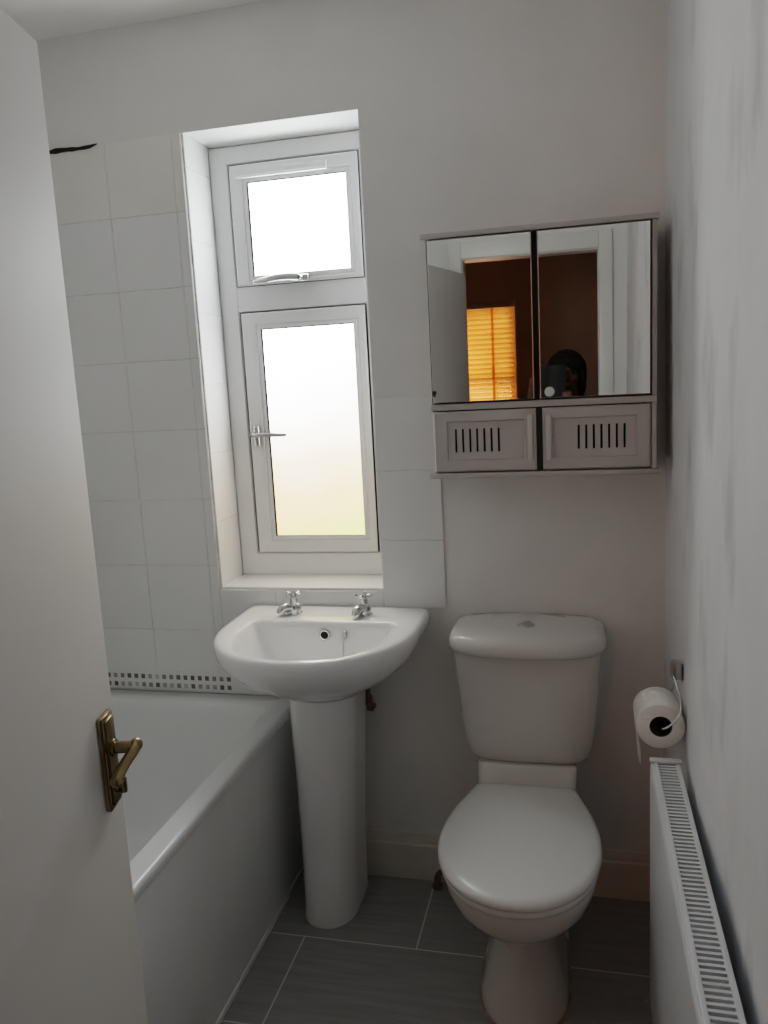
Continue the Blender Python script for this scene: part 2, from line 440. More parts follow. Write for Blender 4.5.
# ------------------------------------------------------------------ window
W = thing('window_1', 'white upvc window of two frosted panes, small vent over casement', 'window', (-.777, .19, .864), **S)
FX0, FX1, FZ0, FZ1 = WX0+.002, WX1-.002, WZ0+.002, WZ1-.002
bm = bmesh.new()
frame_bm(bm, FX0, FX1, FZ0, FZ1, -.962, -.5775, .9375, 2.064, .156, .22, slope=.004)
box(bm, -.963, -.577, .1562, .219, 1.6555, 1.7265, bev=.002)
obj('outer_frame', bm, M['upvc'], W, smooth=False)
bm = bmesh.new(); box(bm, WX0+.006, WX1-.001, .0, .158, WZ0-.001, WZ0+.005, bev=.002)
obj('window_sill', bm, M['sill'], W)
def sash(name, o, i, zoff):
    x0, x1, z0, z1 = o; a0, a1, c0, c1 = i
    bm = bmesh.new()
    frame_bm(bm, x0, x1, z0, z1, a0-.0125, a1+.0125, c0-.0125, c1+.0125, .146, .2, slope=.003)
    s = obj(name, bm, M['upvc'], W, smooth=False)
    bm = bmesh.new(); frame_bm(bm, a0-.0123, a1+.0123, c0-.0123, c1+.0123, a0, a1, c0, c1, .1475, .2)
    obj('glazing_bead', bm, M['upvc'], s, smooth=False)
    bm = bmesh.new(); frame_bm(bm, x0-.0045, x1+.0008, z0-.0012, z1+.0035, x0+.003, x1-.003, z0+.003, z1-.003, .152, .19)  # black gasket, widened left and top to paint the sash's shadow gaps
    obj('gasket_shadow_gap', bm, M['seal'], s, smooth=False)
    bm = bmesh.new(); frame_bm(bm, a0-.003, a1+.003, c0-.003, c1+.003, a0+.0048, a1-.0006, c0+.0010, c1-.0030, .1485, .152)
    obj('glazing_seal', bm, M['seal'], s, smooth=False)
    return s
UP = sash('upper_sash', (-.957, -.579, 1.728, 2.060), (-.906, -.613, 1.753, 2.011), 0)
LO = sash('lower_sash', (-.954, -.581, .940, 1.651), (-.896, -.615, .990, 1.604), 0)
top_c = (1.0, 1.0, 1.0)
PU = pane_mat('frosted_pane_sky_glow', 1.2, 1.75, (.93, .97, 1), [(.97, .98, .97), (.5, (.93, .97, 1))], -.9, -.6)
PL = pane_mat('frosted_pane_garden_glow', .99, 1.60, (.93, .97, 1),
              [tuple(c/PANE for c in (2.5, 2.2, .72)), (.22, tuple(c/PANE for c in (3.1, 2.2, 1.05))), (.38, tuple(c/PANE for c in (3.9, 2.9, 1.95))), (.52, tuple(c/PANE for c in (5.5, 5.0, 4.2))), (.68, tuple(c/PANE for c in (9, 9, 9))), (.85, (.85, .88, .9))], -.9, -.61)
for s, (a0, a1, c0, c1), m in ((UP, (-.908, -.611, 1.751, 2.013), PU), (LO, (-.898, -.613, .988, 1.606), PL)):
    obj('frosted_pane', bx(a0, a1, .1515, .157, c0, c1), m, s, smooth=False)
# trickle vent on the upper sash
bm = bmesh.new(); box(bm, -.935, -.665, .136, .147, 2.021, 2.045, bev=.003); box(bm, -.929, -.671, .1345, .137, 2.026, 2.040, bev=.001, seg=1)
lathe(bm, [(.003, 0), (.0028, -.0015)], (-.80, .1345, 2.033), 'y', 12)
obj('trickle_vent', bm, M['upvc'], UP)
# casement handles
bm = bmesh.new()
box(bm, -.785, -.735, .131, .147, 1.727, 1.747, bev=.005, seg=3)
lathe(bm, [(.008, 0), (.008, -.016), (.006, -.019)], (-.757, .133, 1.737), 'y', 16)
P = smooth_path([(-.757, .112, 1.737), (-.785, .108, 1.740), (-.83, .108, 1.739), (-.865, .112, 1.733), (-.892, .116, 1.732)])
tube(bm, P, .006, radii=[.0120-.0040*abs(i/len(P)-.1) for i in range(len(P))])
obj('window_handle', bm, M['chrome'], UP)
bm = bmesh.new()
box(bm, -.940, -.920, .131, .147, 1.262, 1.325, bev=.006, seg=3)
lathe(bm, [(.009, 0), (.009, -.018), (.006, -.021)], (-.930, .133, 1.297), 'y', 16)
P = smooth_path([(-.930, .110, 1.297), (-.905, .108, 1.299), (-.875, .108, 1.299), (-.845, .110, 1.297), (-.826, .112, 1.297)])
tube(bm, P, .006, radii=[.008-.003*i/len(P) for i in range(len(P))])
lathe(bm, [(.005, 0), (.005, -.012)], (-.945, .135, 1.300), 'y', 12)
obj('window_handle', bm, M['chrome'], LO)

# ------------------------------------------------------------------ door leaf, frame
FE = Vector((-.661, -1.128, 0)); HG = Vector((-.487, -1.925, 0))
d = (HG-FE).normalized(); LEN = (HG-FE).length
nrm = Vector((-d.y, d.x, 0))            # into the room, towards +x
def dp(u, w, z): p = FE+d*u+nrm*w; return (p.x, p.y, z)
def dbox(bm, u0, u1, w0, w1, z0, z1, bev=0., seg=2, mi=0):
    n0 = len(bm.verts)
    box(bm, u0, u1, w0, w1, z0, z1, bev, seg, mi)
    bm.verts.ensure_lookup_table()
    for v in bm.verts[n0:]: v.co = Vector(dp(v.co.x, v.co.y, v.co.z))
D = thing('door_1', 'white painted bathroom door standing open on the left', 'door', (HG.x, HG.y, 0), **S)
bm = bmesh.new(); dbox(bm, 0, LEN, -.042, 0, .008, 1.888, bev=.004)
obj('door_leaf', bm, M['door'], D)
H = bmesh.new()
hu = .047
dbox(H, hu-.021, hu+.021, 0, .009, .866, 1.003, bev=.003); dbox(H, hu-.015, hu+.015, .008, .0125, .872, .997, bev=.003)
hp = obj('handle_plate', H, M['brass'], D); hp['label'] = 'antique brass lever backplate'
H = bmesh.new()
sp = .953
tube(H, [dp(hu, .008, sp), dp(hu, .016, sp)], .012, 18)
tube(H, [dp(hu, .012, sp), dp(hu, .040, sp)], .0085, 14)
P = smooth_path([dp(hu-.006, .042, sp), dp(hu+.006, .043, sp-.003), dp(hu+.020, .036, sp-.012), dp(hu+.032, .029, sp-.024), dp(hu+.038, .028, sp-.030)])
tube(H, P, .008, 14, radii=[.0095-.002*math.sin(PI*i/(len(P)-1)) for i in range(len(P))])
lathe_end = dp(hu+.039, .028, sp-.031)
bmesh.ops.create_uvsphere(H, u_segments=14, v_segments=10, radius=.0095, matrix=Matrix.Translation(lathe_end))
bmesh.ops.create_uvsphere(H, u_segments=14, v_segments=10, radius=.0098, matrix=Matrix.Translation(dp(hu-.006, .042, sp)))
obj('lever', H, M['brass'], hp)
H = bmesh.new()
tube(H, [dp(hu, .008, .897), dp(hu, .016, .897)], .011, 16); tube(H, [dp(hu, .014, .897), dp(hu, .018, .897)], .005, 12)
dbox(H, hu-.004, hu+.004, .016, .026, .885, .909, bev=.003)
obj('thumb_turn', H, M['brass'], hp)
H = bmesh.new(); dbox(H, -.0012, .001, -.034, -.008, .85, 1.0, bev=.0004, seg=1)
obj('latch_plate', H, M['brass'], D)
# door lining and architraves
bm = bmesh.new()
box(bm, DX0-.029, DX0, YD-.099, YD-.001, 0, DZ+.029); box(bm, DX1, DX1+.029, YD-.099, YD-.001, 0, DZ+.029); box(bm, DX0, DX1, YD-.099, YD-.001, DZ, DZ+.029)
tag(obj('door_2', bm, M['trim'], smooth=False), 'white door lining around the doorway in the mirror', 'door frame', **S)
bm = bmesh.new()
for (y0, y1) in ((YD+.0003, YD+.018), (YD-.118, YD-.1003)):
    box(bm, DX1+.004, DX1+.062, y0, y1, 0, DZ+.075, bev=.004); box(bm, DX0-.062, DX0-.004, y0, y1, 0, DZ+.075, bev=.004)
    box(bm, DX0-.004, DX1+.004, y0, y1, DZ+.004, DZ+.075, bev=.004)
tag(obj('trim_6', bm, M['trim']), 'white architrave around the doorway in the mirror', 'architrave', **S)

# ------------------------------------------------------------------ bath
B = thing('bathtub', 'white acrylic bathtub with plain side panel beside the open door', 'bathtub', (-1.16, -.85, 0))
bm = bmesh.new()
X0, X1, Y0, Y1, ZR = XL+.002, -.802, -1.68, -.0095, .5425
def br(l, r, f, b, rad, z): return z3(rrect(X0+l, X1-r, Y0+f, Y1-b, rad, 10), z)
R = [br(.006, .006, .006, .0, .01, .514), br(0, 0, 0, 0, .01, .517), br(0, 0, 0, 0, .01, .531), br(.001, .0015, .001, 0, .012, .537), br(.004, .005, .004, 0, .014, .541), br(.010, .011, .010, .001, .016, ZR),
     br(.045, .052, .06, .062, .07, ZR), br(.050, .058, .066, .068, .075, .540), br(.056, .065, .075, .074, .08, .531), br(.062, .072, .085, .080, .085, .515),
     br(.075, .085, .12, .10, .10, .42), br(.095, .105, .18, .135, .12, .28), br(.115, .125, .24, .165, .13, .19), br(.15, .16, .30, .21, .13, .152), br(.20, .21, .36, .27, .12, .142)]
loft(bm, R, cap0=False)
obj('tub', bm, M['acrylic'], B, angle=60)
bm = bmesh.new(); box(bm, -.836, -.819, -1.67, -.021, .0, .5135, bev=.003); box(bm, -.8195, -.816, -1.66, -.03, .0, .018, bev=.001)
obj('side_panel', bm, M['panel'], B)
bm = bmesh.new(); lathe(bm, [(.03, 0), (.03, .003), (.022, .004), (.02, .001)], (-1.17, -.42, .142), 'z', 24)
obj('plughole', bm, M['chrome'], B)

# ------------------------------------------------------------------ wash basin
cx = -.661
K = thing('wash_basin', 'white ceramic wash basin on full pedestal under the window', 'basin', (cx, -.2, 0))
OUT = dshape(cx, .263, -.008, -.478, -.19, rc=.03, p=2.15)
INN = dshape(cx, .197, -.160, -.450, -.225, rc=.016, p=2.3)
BOT = dshape(cx-.0, .10, -.178, -.33, -.25, rc=.03, p=2)
PED = dshape(cx, .098, -.06, -.27, -.17, rc=.02, p=2)
bm = bmesh.new()
ZB = .82
def inn(t, z): return z3(lerp2(INN, BOT, t), z)
def und(t, z): return z3(lerp2(OUT, PED, t), z)
R = [inn(1.0, ZB-.150), inn(.92, ZB-.148), inn(.75, ZB-.138), inn(.55, ZB-.115), inn(.36, ZB-.083), inn(.2, ZB-.05), inn(.08, ZB-.022), z3(INN, ZB-.008), z3(grow(INN, .004), ZB-.0025), z3(grow(INN, .010), ZB),
     z3(grow(OUT, -.020), ZB+.001), z3(grow(OUT, -.010), ZB), z3(grow(OUT, -.004), ZB-.003), z3(grow(OUT, -.0005), ZB-.010), z3(OUT, ZB-.022), und(.02, ZB-.040), und(.10, ZB-.066), und(.25, ZB-.095), und(.45, ZB-.122), und(.68, ZB-.146), und(.88, ZB-.164), und(.97, ZB-.178)]
loft(bm, R)
obj('bowl', bm, M['ceramic'], K, angle=80)
bm = bmesh.new()
def pring(hw, yf, z): return z3(dshape(cx-.008-.012*max(0, 1-z/.64), hw-.006, -.05, yf, -.17, rc=.02, p=2.2, N=64), z)
R = [pring(.081, -.270, .0005), pring(.082, -.272, .008), pring(.079, -.268, .03), pring(.080, -.264, .15), pring(.084, -.262, .30), pring(.089, -.262, .45), pring(.0945, -.264, .58), pring(.097, -.266, .641)]
loft(bm, R)
obj('pedestal', bm, M['ceramic'], K, angle=60)
# overflow, chain stay and chain
bm = bmesh.new()
lathe(bm, [(.0145, .0), (.0145, -.003), (.013, -.0045), (.0105, -.004), (.0105, .0)], (cx+.005, -.1655, .786), 'y', 24)
ov = obj('overflow_ring', bm, M['chrome'], K)
bm = bmesh.new(); lathe(bm, [(.0104, 0), (.0104, -.002)], (cx+.005, -.1675, .786), 'y', 20)
obj('overflow_hole', bm, M['dark'], ov)
bm = bmesh.new()
box(bm, cx+.060-.005, cx+.060+.005, -.174, -.163, .776, .798, bev=.004)
tube(bm, smooth_path([(cx+.060, -.176, .784), (cx+.061, -.186, .765), (cx+.062, -.196, .74), (cx+.063, -.21, .712), (cx+.05, -.235, .69)]), .0016, 8)
obj('plug_chain', bm, M['steel'], K)
# pillar taps
def tap(x, rot):
    y = -.088; dx, dy = math.sin(rot), -math.cos(rot)
    bm = bmesh.new()
    lathe(bm, [(.022, 0), (.0225, .003), (.0195, .006), (.0185, .020), (.017, .026), (.0115, .030), (.0105, .045)], (x, y, ZB), 'z', 24)
    P = smooth_path([(x, y, ZB+.016), (x+dx*.020, y+dy*.020, ZB+.020), (x+dx*.031, y+dy*.031, ZB+.021), (x+dx*.040, y+dy*.040, ZB+.016), (x+dx*.042, y+dy*.042, ZB+.007)])
    tube(bm, P, .009, 16, radii=[.0135-.0025*i/len(P) for i in range(len(P))])
    t = obj('tap', bm, M['chrome'], K)
    bm = bmesh.new()
    lathe(bm, [(.010, .040), (.0105, .046), (.0075, .050), (.0075, .054), (.0085, .058), (.0065, .062)], (x, y, ZB), 'z', 20)
    for k in range(4):
        a = rot+.3+k*PI/2
        tube(bm, [(x, y, ZB+.051), (x+.014*math.cos(a), y+.014*math.sin(a), ZB+.052), (x+.021*math.cos(a), y+.021*math.sin(a), ZB+.053), (x+.024*math.cos(a), y+.024*math.sin(a), ZB+.053)], .004, 10, radii=[.0045, .0042, .0062, .0042])
    obj('cross_handle', bm, M['chrome'], t)
tap(-.765, -.75); tap(-.567, -.30)
bm = bmesh.new()
tube(bm, [(-.578, -.055, .66), (-.578, -.055, .535), (-.578, -.03, .525), (-.578, -.002, .525)], .007, 12)
tube(bm, [(-.578, -.055, .575), (-.578, -.055, .55)], .011, 6)
sp_ = obj('supply_pipe', bm, M['pipe'], K)

# ------------------------------------------------------------------ toilet
tx = -.139
T = thing('toilet', 'white close coupled toilet with lid down beside the radiator', 'toilet', (tx, -.35, 0))
bm = bmesh.new()
def cis(hw, yf, z, rc=.05): return z3(dshape(tx+.004, hw, -.012, yf, -.115, rc=.012, p=3.6), z)
R = [cis(.122, -.150, .458), cis(.138, -.165, .4595), cis(.147, -.173, .465), cis(.156, -.181, .480), cis(.163, -.186, .51), cis(.171, -.192, .57), cis(.178, -.198, .65), cis(.183, -.203, .72), cis(.186, -.205, .754)]
loft(bm, R)
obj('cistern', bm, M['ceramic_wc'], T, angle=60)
bm = bmesh.new()
def lid(hw, yf, z): return z3(dshape(tx+.004, hw, -.010, yf-.008, -.095, rc=.03, p=3.0), z)
R = [lid(.182, -.200, .7545), lid(.193, -.215, .755), lid(.197, -.221, .759), lid(.1985, -.223, .767), lid(.197, -.221, .780), lid(.191, -.214, .791), lid(.181, -.203, .799), lid(.163, -.185, .804), lid(.10, -.14, .807)]
loft(bm, R)
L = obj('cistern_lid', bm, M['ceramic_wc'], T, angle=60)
bm = bmesh.new(); lathe(bm, [(.0225, 0), (.0225, .003), (.020, .005), (.019, .004), (.0185, .0055), (.012, .0062)], (tx+.003, -.112, .8055), 'z', 28)
box(bm, tx+.0025, tx+.0035, -.130, -.094, .8110, .8125)
obj('flush_button', bm, M['steel'], L)
# pan
bm = bmesh.new()
def pan(hw, yb, yf, ys, z, hb=None, p=2.1): return z3(dshape(tx, hw, yb, yf, ys, rc=.03, p=p, hb=hb), z)
R = [pan(.101, -.17, -.535, -.40, .0005, .095), pan(.102, -.17, -.537, -.40, .012, .096), pan(.096, -.17, -.525, -.40, .03, .09), pan(.080, -.17, -.505, -.39, .10, .080), pan(.066, -.17, -.50, -.38, .17, .072),
     pan(.066, -.17, -.51, -.38, .205, .072), pan(.086, -.17, -.535, -.39, .232, .088), pan(.112, -.18, -.572, -.41, .255, .10), pan(.140, -.19, -.612, -.43, .285, .112), pan(.158, -.20, -.642, -.44, .32, .12), pan(.167, -.21, -.658, -.45, .355, .125), pan(.169, -.215, -.662, -.45, .380, .127), pan(.165, -.22, -.657, -.45, .386, .125)]
loft(bm, R)
R = [z3(rrect(tx-.10, tx+.10, -.24, -.02, .03), .0), z3(rrect(tx-.10, tx+.10, -.24, -.02, .03), .20), z3(rrect(tx-.118, tx+.118, -.25, -.016, .03), .32), z3(rrect(tx-.123, tx+.123, -.222, -.014, .02), .385), z3(rrect(tx-.123, tx+.123, -.196, -.014, .02), .41), z3(rrect(tx-.125, tx+.125, -.180, -.014, .02), .452), z3(rrect(tx-.121, tx+.121, -.176, -.017, .02), .457)]
loft(bm, R)
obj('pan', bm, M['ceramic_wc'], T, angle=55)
def seat_r(d_, z):
    return z3(grow(dshape(tx, .178, -.206, -.684, -.455, rc=.022, p=2.1, hb=.128), d_), z)
bm = bmesh.new()
loft(bm, [seat_r(-.012, .3865), seat_r(-.006, .388), seat_r(-.004, .394), seat_r(-.006, .402), seat_r(-.012, .404)])
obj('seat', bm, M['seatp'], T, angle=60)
bm = bmesh.new()
def seat_c(k, z): return [(tx+(x-tx)*(1-k), -.445+(y+.445)*(1-k), z) for x, y, _ in seat_r(0, z)]
loft(bm, [seat_c(.06, .4045), seat_c(.012, .4055), seat_c(0, .410), seat_c(.005, .416), seat_c(.025, .422), seat_c(.07, .4255), seat_c(.16, .4275), seat_c(.4, .4295), seat_c(.8, .4305)])
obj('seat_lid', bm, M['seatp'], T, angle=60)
bm = bmesh.new()
P = [(x, y, .003) for x, y in dshape(tx, .1035, -.168, -.539, -.40, rc=.03, p=2.1, hb=.098, N=72)]
tube(bm, P, .003, 8, closed=True)
s_ = obj('sealant_bead', bm, M['stain'], T); s_['label'] = 'browned sealant around the foot'
# stub of pipe by the skirting
bm = bmesh.new()
tube(bm, smooth_path([(-.408, -.045, .0), (-.408, -.045, .03), (-.40, -.045, .05), (-.36, -.045, .055), (-.30, -.045, .055)]), .0085, 12)
tube(bm, [(-.408, -.045, .0), (-.408, -.045, .006)], .015, 16); tube(bm, [(-.408, -.045, .020), (-.408, -.045, .030)], .0105, 6)
tag(obj('water_pipe', bm, M['pipe']), 'grimy water pipe rising from floor left of the toilet', 'pipe')

# ------------------------------------------------------------------ mirror cabinet
Q = thing('wall_cabinet', 'taupe wall cabinet with mirror doors and slotted lower doors', 'cabinet', (-.09, -.07, 1.19))
CX0, CX1, CY = -.351, .167, -.131
bm = bmesh.new()
box(bm, CX0, CX0+.012, CY, -.0005, 1.203, 1.762, bev=.001, seg=1); box(bm, CX1-.002, CX1+.010, CY, -.0005, 1.203, 1.762, bev=.001, seg=1)
box(bm, CX0+.012, CX1-.002, CY, -.008, 1.357, 1.373)
obj('carcass', bm, M['cab'], Q, smooth=False)
obj('top_board', bx(-.360, .181, -.146, -.0005, 1.762, 1.775, bev=.002), M['cab'], Q)
obj('bottom_board', bx(-.360, .184, -.146, -.0005, 1.190, 1.203, bev=.002), M['cab'], Q)
obj('middle_rail', bx(CX0, CX1+.010, -.143, CY+.0005, 1.3575, 1.3735, bev=.001, seg=1), M['cab'], Q)
obj('edge_stile', bx(CX1-.0015, CX1+.0095, -.142, CY-.0002, 1.2035, 1.357, bev=.001, seg=1), M['cab'], Q)
obj('edge_stile', bx(CX1-.0015, CX1+.0095, -.142, CY-.0002, 1.374, 1.7615, bev=.001, seg=1), M['cab'], Q)
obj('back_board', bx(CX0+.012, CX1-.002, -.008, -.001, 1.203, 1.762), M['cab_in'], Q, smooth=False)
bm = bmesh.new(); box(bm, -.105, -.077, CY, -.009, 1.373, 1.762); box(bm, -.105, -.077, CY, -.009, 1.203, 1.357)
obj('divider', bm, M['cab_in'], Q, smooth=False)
for x0, x1 in ((-.347, -.1005), (-.0885, .163)):
    obj_ = obj('mirror_door', bx(x0, x1, -.146, -.1325, 1.3765, 1.7595, bev=.0008, seg=1), M['cab_in'], Q, smooth=False)
    bm = bmesh.new(); box(bm, x0+.0025, x1-.0015, -.1485, -.1462, 1.3775, 1.7585, bev=.001, seg=1)
    obj('mirror_glass', bm, M['mirror'], obj_, smooth=False)
    bm = bmesh.new()
    xe = x1-.0015 if x0 < -.2 else x0+.0025
    box(bm, xe-.0012, xe+.0012, -.1492, -.1464, 1.3775, 1.7585); obj('polished_edge', bm, M['steel'], obj_, smooth=False)
bm = bmesh.new(); lathe(bm, [(.004, 0), (.005, -.004), (.003, -.009)], (-.3405, -.149, 1.402), 'y', 12); box(bm, -.343, -.338, -.152, -.148, 1.392, 1.402, bev=.001)
obj('door_catch', bm, M['dark'], Q)
def slot_door(x0, x1, sx, px0, px1):
    z0, z1 = 1.2065, 1.3545; p0, p1 = 1.236, 1.328; f0, f1 = -.146, -.132
    bm = bmesh.new()
    frame_bm(bm, x0, x1, z0, z1, px0, px1, p0, p1, f0, f1, slope=.0025)
    dd = obj('slotted_door', bm, M['cab'], Q, smooth=False)
    bm = bmesh.new()
    w = .0048; ss = [sx+.0174*k for k in range(7)]; sz0, sz1 = 1.254, 1.311; y0, y1 = -.141, -.135
    edges = [px0-.002] + [e for s in ss for e in (s-w/2, s+w/2)] + [px1+.002]
    for a, b in zip(edges[::2], edges[1::2]): box(bm, a, b, y0, y1, p0-.002, p1+.002)
    for s in ss: box(bm, s-w/2, s+w/2, y0, y1, p0-.002, sz0); box(bm, s-w/2, s+w/2, y0, y1, sz1, p1+.002)
    obj('slotted_panel', bm, M['cab'], dd, smooth=False)
    hx = x1-.014 if sx < -.1 else x0+.014
    bm = bmesh.new(); box(bm, hx-.006, hx+.006, -.156, -.1458, 1.230, 1.340, bev=.003)
    obj('pull_strip', bm, M['pull'], dd)
slot_door(-.3475, -.0985, -.2925, -.312, -.128)
slot_door(-.0835, .1630, .0005, -.058, .130)

# ------------------------------------------------------------------ radiator
RX0, RX1, RY0, RY1, RZ0, RZ1 = .134, .192, -.487, -1.60, .09, .640
G = thing('radiator', 'white panel radiator with top grille on the right wall', 'radiator', (.165, -1.0, .09))
bm = bmesh.new()
prof = [(RX0+.006, RZ0), (RX0, RZ0+.006), (RX0, RZ1-.010), (RX0+.001, RZ1-.004), (RX0+.004, RZ1), (RX0+.010, RZ1), (RX0+.012, RZ1-.004), (RX0+.012, RZ0)]
loft(bm, [[(x, y, z) for x, z in prof] for y in (RY0-.004, RY1+.004)])
obj('front_panel', bm, M['rad'], G, angle=30)
bm = bmesh.new(); box(bm, RX1-.010, RX1, RY1+.004, RY0-.004, RZ0, RZ1, bev=.003)
obj('rear_panel', bm, M['rad'], G)
bm = bmesh.new(); y = RY0-.02
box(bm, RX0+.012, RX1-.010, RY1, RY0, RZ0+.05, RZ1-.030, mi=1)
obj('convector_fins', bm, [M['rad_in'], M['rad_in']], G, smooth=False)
bm = bmesh.new()
box(bm, RX0+.006, RX0+.0145, RY1+.002, RY0-.002, RZ1-.006, RZ1+.004, bev=.002); box(bm, RX1-.010, RX1-.001, RY1+.002, RY0-.002, RZ1-.006, RZ1+.004, bev=.002)
while y > RY1+.01:
    box(bm, RX0+.014, RX1-.009, y-.0026, y+.0026, RZ1-.004, RZ1+.0025)
    y -= .0118
obj('top_grille', bm, M['rad'], G, smooth=False)
for yy, s in ((RY0, 1), (RY1, -1)):
    bm = bmesh.new(); box(bm, RX0+.002, RX1+.001, min(yy, yy-.004*s), max(yy, yy-.004*s), RZ0+.01, RZ1+.002, bev=.001, seg=1)
    box(bm, RX0-.001, RX1+.003, min(yy+.003*s, yy-.014*s), max(yy+.003*s, yy-.014*s), RZ1+.002, RZ1+.009, bev=.002)
    obj('end_cover', bm, M['rad'], G)
for yy in (-.65, -1.4):
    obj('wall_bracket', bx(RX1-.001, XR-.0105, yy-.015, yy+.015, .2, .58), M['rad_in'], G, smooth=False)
bm = bmesh.new(); tube(bm, smooth_path([(.165, -.455, .0), (.165, -.455, .10), (.165, -.457, .115), (.165, -.49, .118)]), .0075, 12); lathe(bm, [(.016, .08), (.018, .10), (.018, .145), (.014, .155)], (.165, -.455, 0), 'z', 18)
obj('valve', bm, M['trim'], G)

# ------------------------------------------------------------------ toilet roll and holder
rc_ = Vector((.1585, -.45, .7005)); rr, rl = .0485, .10
Rr = bmesh.new()
n = 48; rings = []
for r_, h in ((.0225, 0), (rr-.002, 0), (rr, .002), (rr, rl-.002), (rr-.002, rl), (.0225, rl)):
    rings.append([(rc_.x+r_*math.cos(2*PI*k/n), rc_.y+h, rc_.z+r_*math.sin(2*PI*k/n)) for k in range(n)])
loft(Rr, rings+[rings[0]], False, False)
RO = thing('toilet_roll', 'part used white toilet roll with a loose hanging sheet', 'toilet roll', tuple(rc_))
obj('paper', Rr, M['paper'], RO, angle=50)
bm = bmesh.new(); rings = []
for r_, h in ((.0226, .0005), (.0214, .0005), (.0214, rl-.0005), (.0226, rl-.0005)):
    rings.append([(rc_.x+r_*math.cos(2*PI*k/n), rc_.y+h, rc_.z+r_*math.sin(2*PI*k/n)) for k in range(n)])
loft(bm, rings+[rings[0]], False, False)
obj('cardboard_core', bm, M['card'], RO)
bm = bmesh.new(); V = []
for j in range(13):
    a = PI*.72+PI*.28*min(1, j/5)
    if j <= 5: px_, pz = rc_.x+(rr+.001)*math.cos(a), rc_.z+(rr+.001)*math.sin(a)
    else:
        t = (j-5)/7; px_, pz = rc_.x-rr-.001+.012*t*t+.002*math.sin(t*5), rc_.z-.088*t
    row = []
    for i in range(7):
        u = i/6; yy = rc_.y+.001+(rl-.002)*u
        row.append(bm.verts.new((px_+.0015*math.sin(u*5+j*.5)*(j > 5), yy, pz+(.045*u*max(0, (j-5)/7)))))
    V.append(row)
for a, b in zip(V, V[1:]):
    for i in range(6): bm.faces.new((a[i], a[i+1], b[i+1], b[i]))
bmesh.ops.solidify(bm, geom=bm.faces[:], thickness=.0006)
obj('loose_sheet', bm, M['paper'], RO, angle=80)
HO = thing('toilet_roll_holder', 'chrome wire toilet roll holder fixed to the right wall', 'roll holder', (.2, -.37, .8))
bm = bmesh.new(); box(bm, .188, XR-.004, -.382, -.356, .776, .814, bev=.003); box(bm, .184, .189, -.378, -.360, .782, .808, bev=.002)
obj('wall_bracket', bm, M['steel'], HO)
bm = bmesh.new()
P = smooth_path([(.190, -.380, .784), (.196, -.40, .770), (.199, -.435, .752), (.196, -.462, .735), (.178, -.470, .715), (.160, -.468, .702), (rc_.x, -.445, .7005), (rc_.x, -.36, .7005), (rc_.x, -.338, .7005), (.172, -.332, .712), (.195, -.336, .735), (.198, -.352, .762), (.192, -.362, .784)], 3)
tube(bm, P, .0022, 8)
obj('wire_arm', bm, M['chrome'], HO)

# ------------------------------------------------------------------ hall seen in the mirror
HY0, HY1, HX0, HX1 = -4.3, YD-.1, -1.7, .9
tag(obj('floor_hall', bx(HX0-.1, HX1+.1, HY0-.1, HY1, -.08, -.0005), M['carpet'], smooth=False), 'brown hall floor beyond the doorway', 'floor', **S)
tag(obj('ceiling_hall', bx(HX0-.1, HX1+.1, HY0-.1, HY1, HC+.0, HC+.08), M['brown'], smooth=False), 'dim hall ceiling beyond the doorway', 'ceiling', **S)
BX0, BX1, BZ0, BZ1 = -1.25, -.44, .85, 1.96
bm = bmesh.new()
for a in ((HX0-.1, BX0, 0, HC), (BX1, HX1+.1, 0, HC), (BX0, BX1, 0, BZ0), (BX0, BX1, BZ1, HC)): box(bm, a[0], a[1], HY0-.12, HY0, a[2], a[3])
tag(obj('wall_hall_far', bm, M['brown'], smooth=False), 'tan hall wall with the amber window, seen in mirror', 'wall', **S)
tag(obj('wall_hall_left', bx(HX0-.1, HX0, HY0, HY1, 0, HC), M['brown'], smooth=False), 'tan hall wall on the left', 'wall', **S)
tag(obj('wall_hall_right', bx(HX1, HX1+.1, HY0, HY1, 0, HC), M['brown'], smooth=False), 'tan hall wall on the right', 'wall', **S)
bm = bmesh.new()
box(bm, HX0, XL, HY1-.001, HY1+.08, 0, HC); box(bm, XR+.05, HX1, HY1-.001, HY1+.08, 0, HC)
tag(obj('wall_hall_near', bm, M['brown'], smooth=False), 'tan hall wall beside the bathroom doorway', 'wall', **S)
HW = thing('window_2', 'hall window with a self-glowing pane behind the amber blind', 'window', (-.845, HY0-.08, BZ0), **S)
bm = bmesh.new(); frame_bm(bm, BX0+.001, BX1-.001, BZ0+.001, BZ1-.001, BX0+.05, BX1-.05, BZ0+.05, BZ1-.05, HY0-.09, HY0-.11)
box(bm, -.62, -.59, HY0-.11, HY0-.09, BZ0+.05, BZ1-.05); box(bm, BX0+.05, BX1-.05, HY0-.11, HY0-.09, 1.38, 1.42)
obj('window_frame', bm, M['trim'], HW, smooth=False)
obj('window_pane', bx(BX0+.04, BX1-.04, HY0-.105, HY0-.10, BZ0+.04, BZ1-.04), emis('glowing_pane', (1, .88, .66), 6.5), HW, smooth=False)  # pane emits warm light itself, in place of daylight from outside
V_ = thing('venetian_blind', 'glowing amber venetian blind over the hall window in the mirror', 'blind', (-.845, HY0-.03, BZ1))
bm = bmesh.new(); z = BZ0+.02
while z < BZ1-.05:
    f = bm.faces.new([bm.verts.new(p) for p in ((BX0+.01, HY0-.05, z), (BX1-.01, HY0-.05, z), (BX1-.01, HY0-.022, z+.036), (BX0+.01, HY0-.022, z+.036))])
    z += .036
bmesh.ops.solidify(bm, geom=bm.faces[:], thickness=.0015)
obj('slats', bm, blind_mat(), V_, smooth=False)
